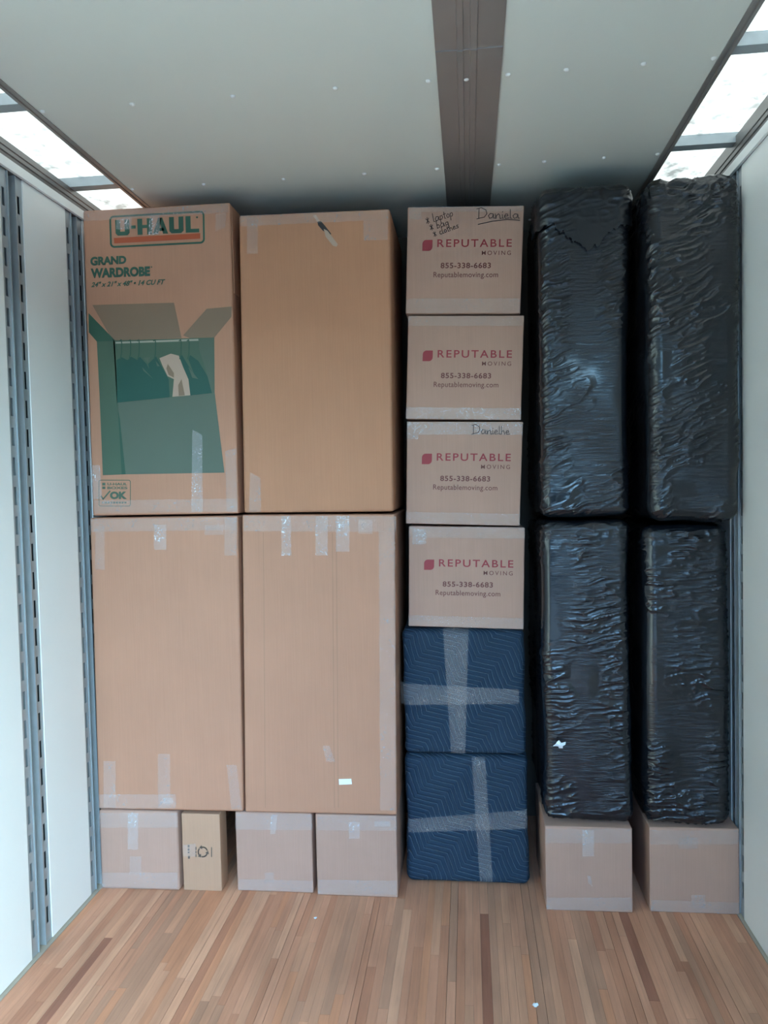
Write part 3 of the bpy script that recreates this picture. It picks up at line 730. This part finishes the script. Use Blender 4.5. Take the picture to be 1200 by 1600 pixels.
# ---- bundles wrapped in black stretch film
def bundle(label, x0, x1, z0, z1, Y, D, r, seed, ang, amp, top=0.0, shape=None, flap=None):
    root = thing('film_wrapped_bundle', label, 'wrapped bundle', ((x0+x1)/2, Y+D/2, z0), 'black film-wrapped bundles')
    W, H = x1-x0, z1-z0
    P, N, F = rounded_grid(W, D, H, r, .0036, .012, .0034)
    def disp(P, N, extra=0.0):
        sgn = np.where(P[:, 0] < 0, -1.0, 1.0)
        u = P[:, 0] + sgn*(P[:, 1]+D/2); v = P[:, 2]
        ca, sa = math.cos(ang), math.sin(ang)
        wob = (vnoise(u/.07, v/.07, seed+7)-.5)*.02
        p = u*ca+v*sa; q = -u*sa+v*ca+wob
        def ridge(a, b, s): return (1-np.abs(2*vnoise(a, b, s)-1))
        m = np.clip((vnoise(u/.11+seed, v/.16, seed+2)-.35)*3.2, 0, 1)
        w1 = ridge(p/.10, q/.017, seed+3)**5*m
        w2 = ridge(p/.05, q/.010, seed+4)**4*m
        lo = vnoise(u/.10, v/.30, seed+5)-.5
        tp = np.clip((v-(H/2-.16))/.12, 0, 1)
        cr = (ridge(u/.035, v/.022, seed+6)-.5)*tp
        h = amp*(.0060*w1+.0030*w2) + .008*lo + top*.012*cr - .004
        out = P + N*(h+extra)[:, None]
        if shape: out = shape(out, H)
        out[:, 2] += H/2
        return out
    mesh_obj('stretch_film', disp(P, N), F, FILM, root)
    if flap:
        zc = flap(P[:, 0]/W)                           # height above which the loose hood hangs
        keep = (P[:, 2]+H/2 > zc) & (P[:, 1] < -D/2+.16)
        F2 = [q for q in F if all(keep[i] for i in q)]
        used = sorted({i for q in F2 for i in q}); mp = {a: b for b, a in enumerate(used)}
        mesh_obj('film_flap', disp(P, N, .011)[used], [tuple(mp[i] for i in q) for q in F2], FILM_DARK, root)
    return root
def wob_shape(a, b, s):
    def f(P, H):
        t = P[:, 2]/H+.5
        P = P.copy(); P[:, 0] *= 1 + a*np.sin(t*5+s); P[:, 0] += b*np.sin(t*4.1+s*2)
        return P
    return f
def d1_flap(u):                                        # ragged lower edge of the hood
    rg = vnoise(u*38+3, u*0, 5)*.02
    return 1.215-.150 - .095*np.clip(1-np.abs(u-.05)/.40, 0, 1) + rg*1.3
d2 = bundle('black film-wrapped bundle with a small torn white spot low on its front', .268, .600, .334, 1.486, 2.925, .62, .040, 31, .16, 1.1, .3, wob_shape(.012, .004, 1))
d1 = bundle('black film-wrapped bundle with a loose ragged hood of film at its top', .274, .606, 1.494, 2.712, 2.93, .62, .042, 47, .34, .9, .6, wob_shape(.010, .003, 2), d1_flap)
e2 = bundle('black film-wrapped bundle in the right corner, standing on the corner carton', .636, .952, .334, 1.468, 2.915, .60, .050, 59, .06, 1.3, .3, wob_shape(.014, .003, 0))
e1 = bundle('black film-wrapped bundle against the right wall with a crumpled top near the roof light', .640, .966, 1.478, 2.700, 2.83, .62, .055, 73, .38, 1.2, 1.3, wob_shape(.010, .002, 3))
tp = MB(); P0 = FP(875, 1163, 2.915); n_ = 11; vv = [(P0[0], P0[1]-.010, P0[2])]
for k in range(n_):
    a = 2*math.pi*k/n_; rr = .018*(1 + .45*math.sin(k*2.4)); vv.append((P0[0]+rr*math.cos(a)*1.1, P0[1]-.0025+.004*math.sin(k*1.7), P0[2]+rr*math.sin(a)*.75))
tp.add(vv, [(0, 1+k, 1+(k+1) % n_) for k in range(n_)])
tp.build('torn_patch', WHITE, d2)['label'] = 'white padding showing through a tear'

# ---- litter on the floor
for px, py, s_, lab in ((493, 1435, .006, 'tiny white paper scrap on the floor in front of the small cartons'), (836, 1571, .010, 'small crumpled white scrap on the floor boards near the right')):
    d = CF + CR*((px-600)/FOC) + CU*((800-py)/FOC); t = -CAM_Z/d.z; loc = (d.x*t, d.y*t, 0.0)
    bm = bmesh.new(); bmesh.ops.create_icosphere(bm, subdivisions=2, radius=s_)
    rr = random.Random(px)
    for v in bm.verts: v.co *= rr.uniform(.5, 1.25); v.co.z = v.co.z*.35
    zmin = min(v.co.z for v in bm.verts)
    for v in bm.verts: v.co.z -= zmin
    me = bpy.data.meshes.new('paper_scrap'); bm.to_mesh(me); bm.free(); me.materials.append(WHITE)
    o = bpy.data.objects.new('paper_scrap', me); COL.objects.link(o); o.location = loc
    tag(o, lab, 'scrap', 'scraps on the floor')
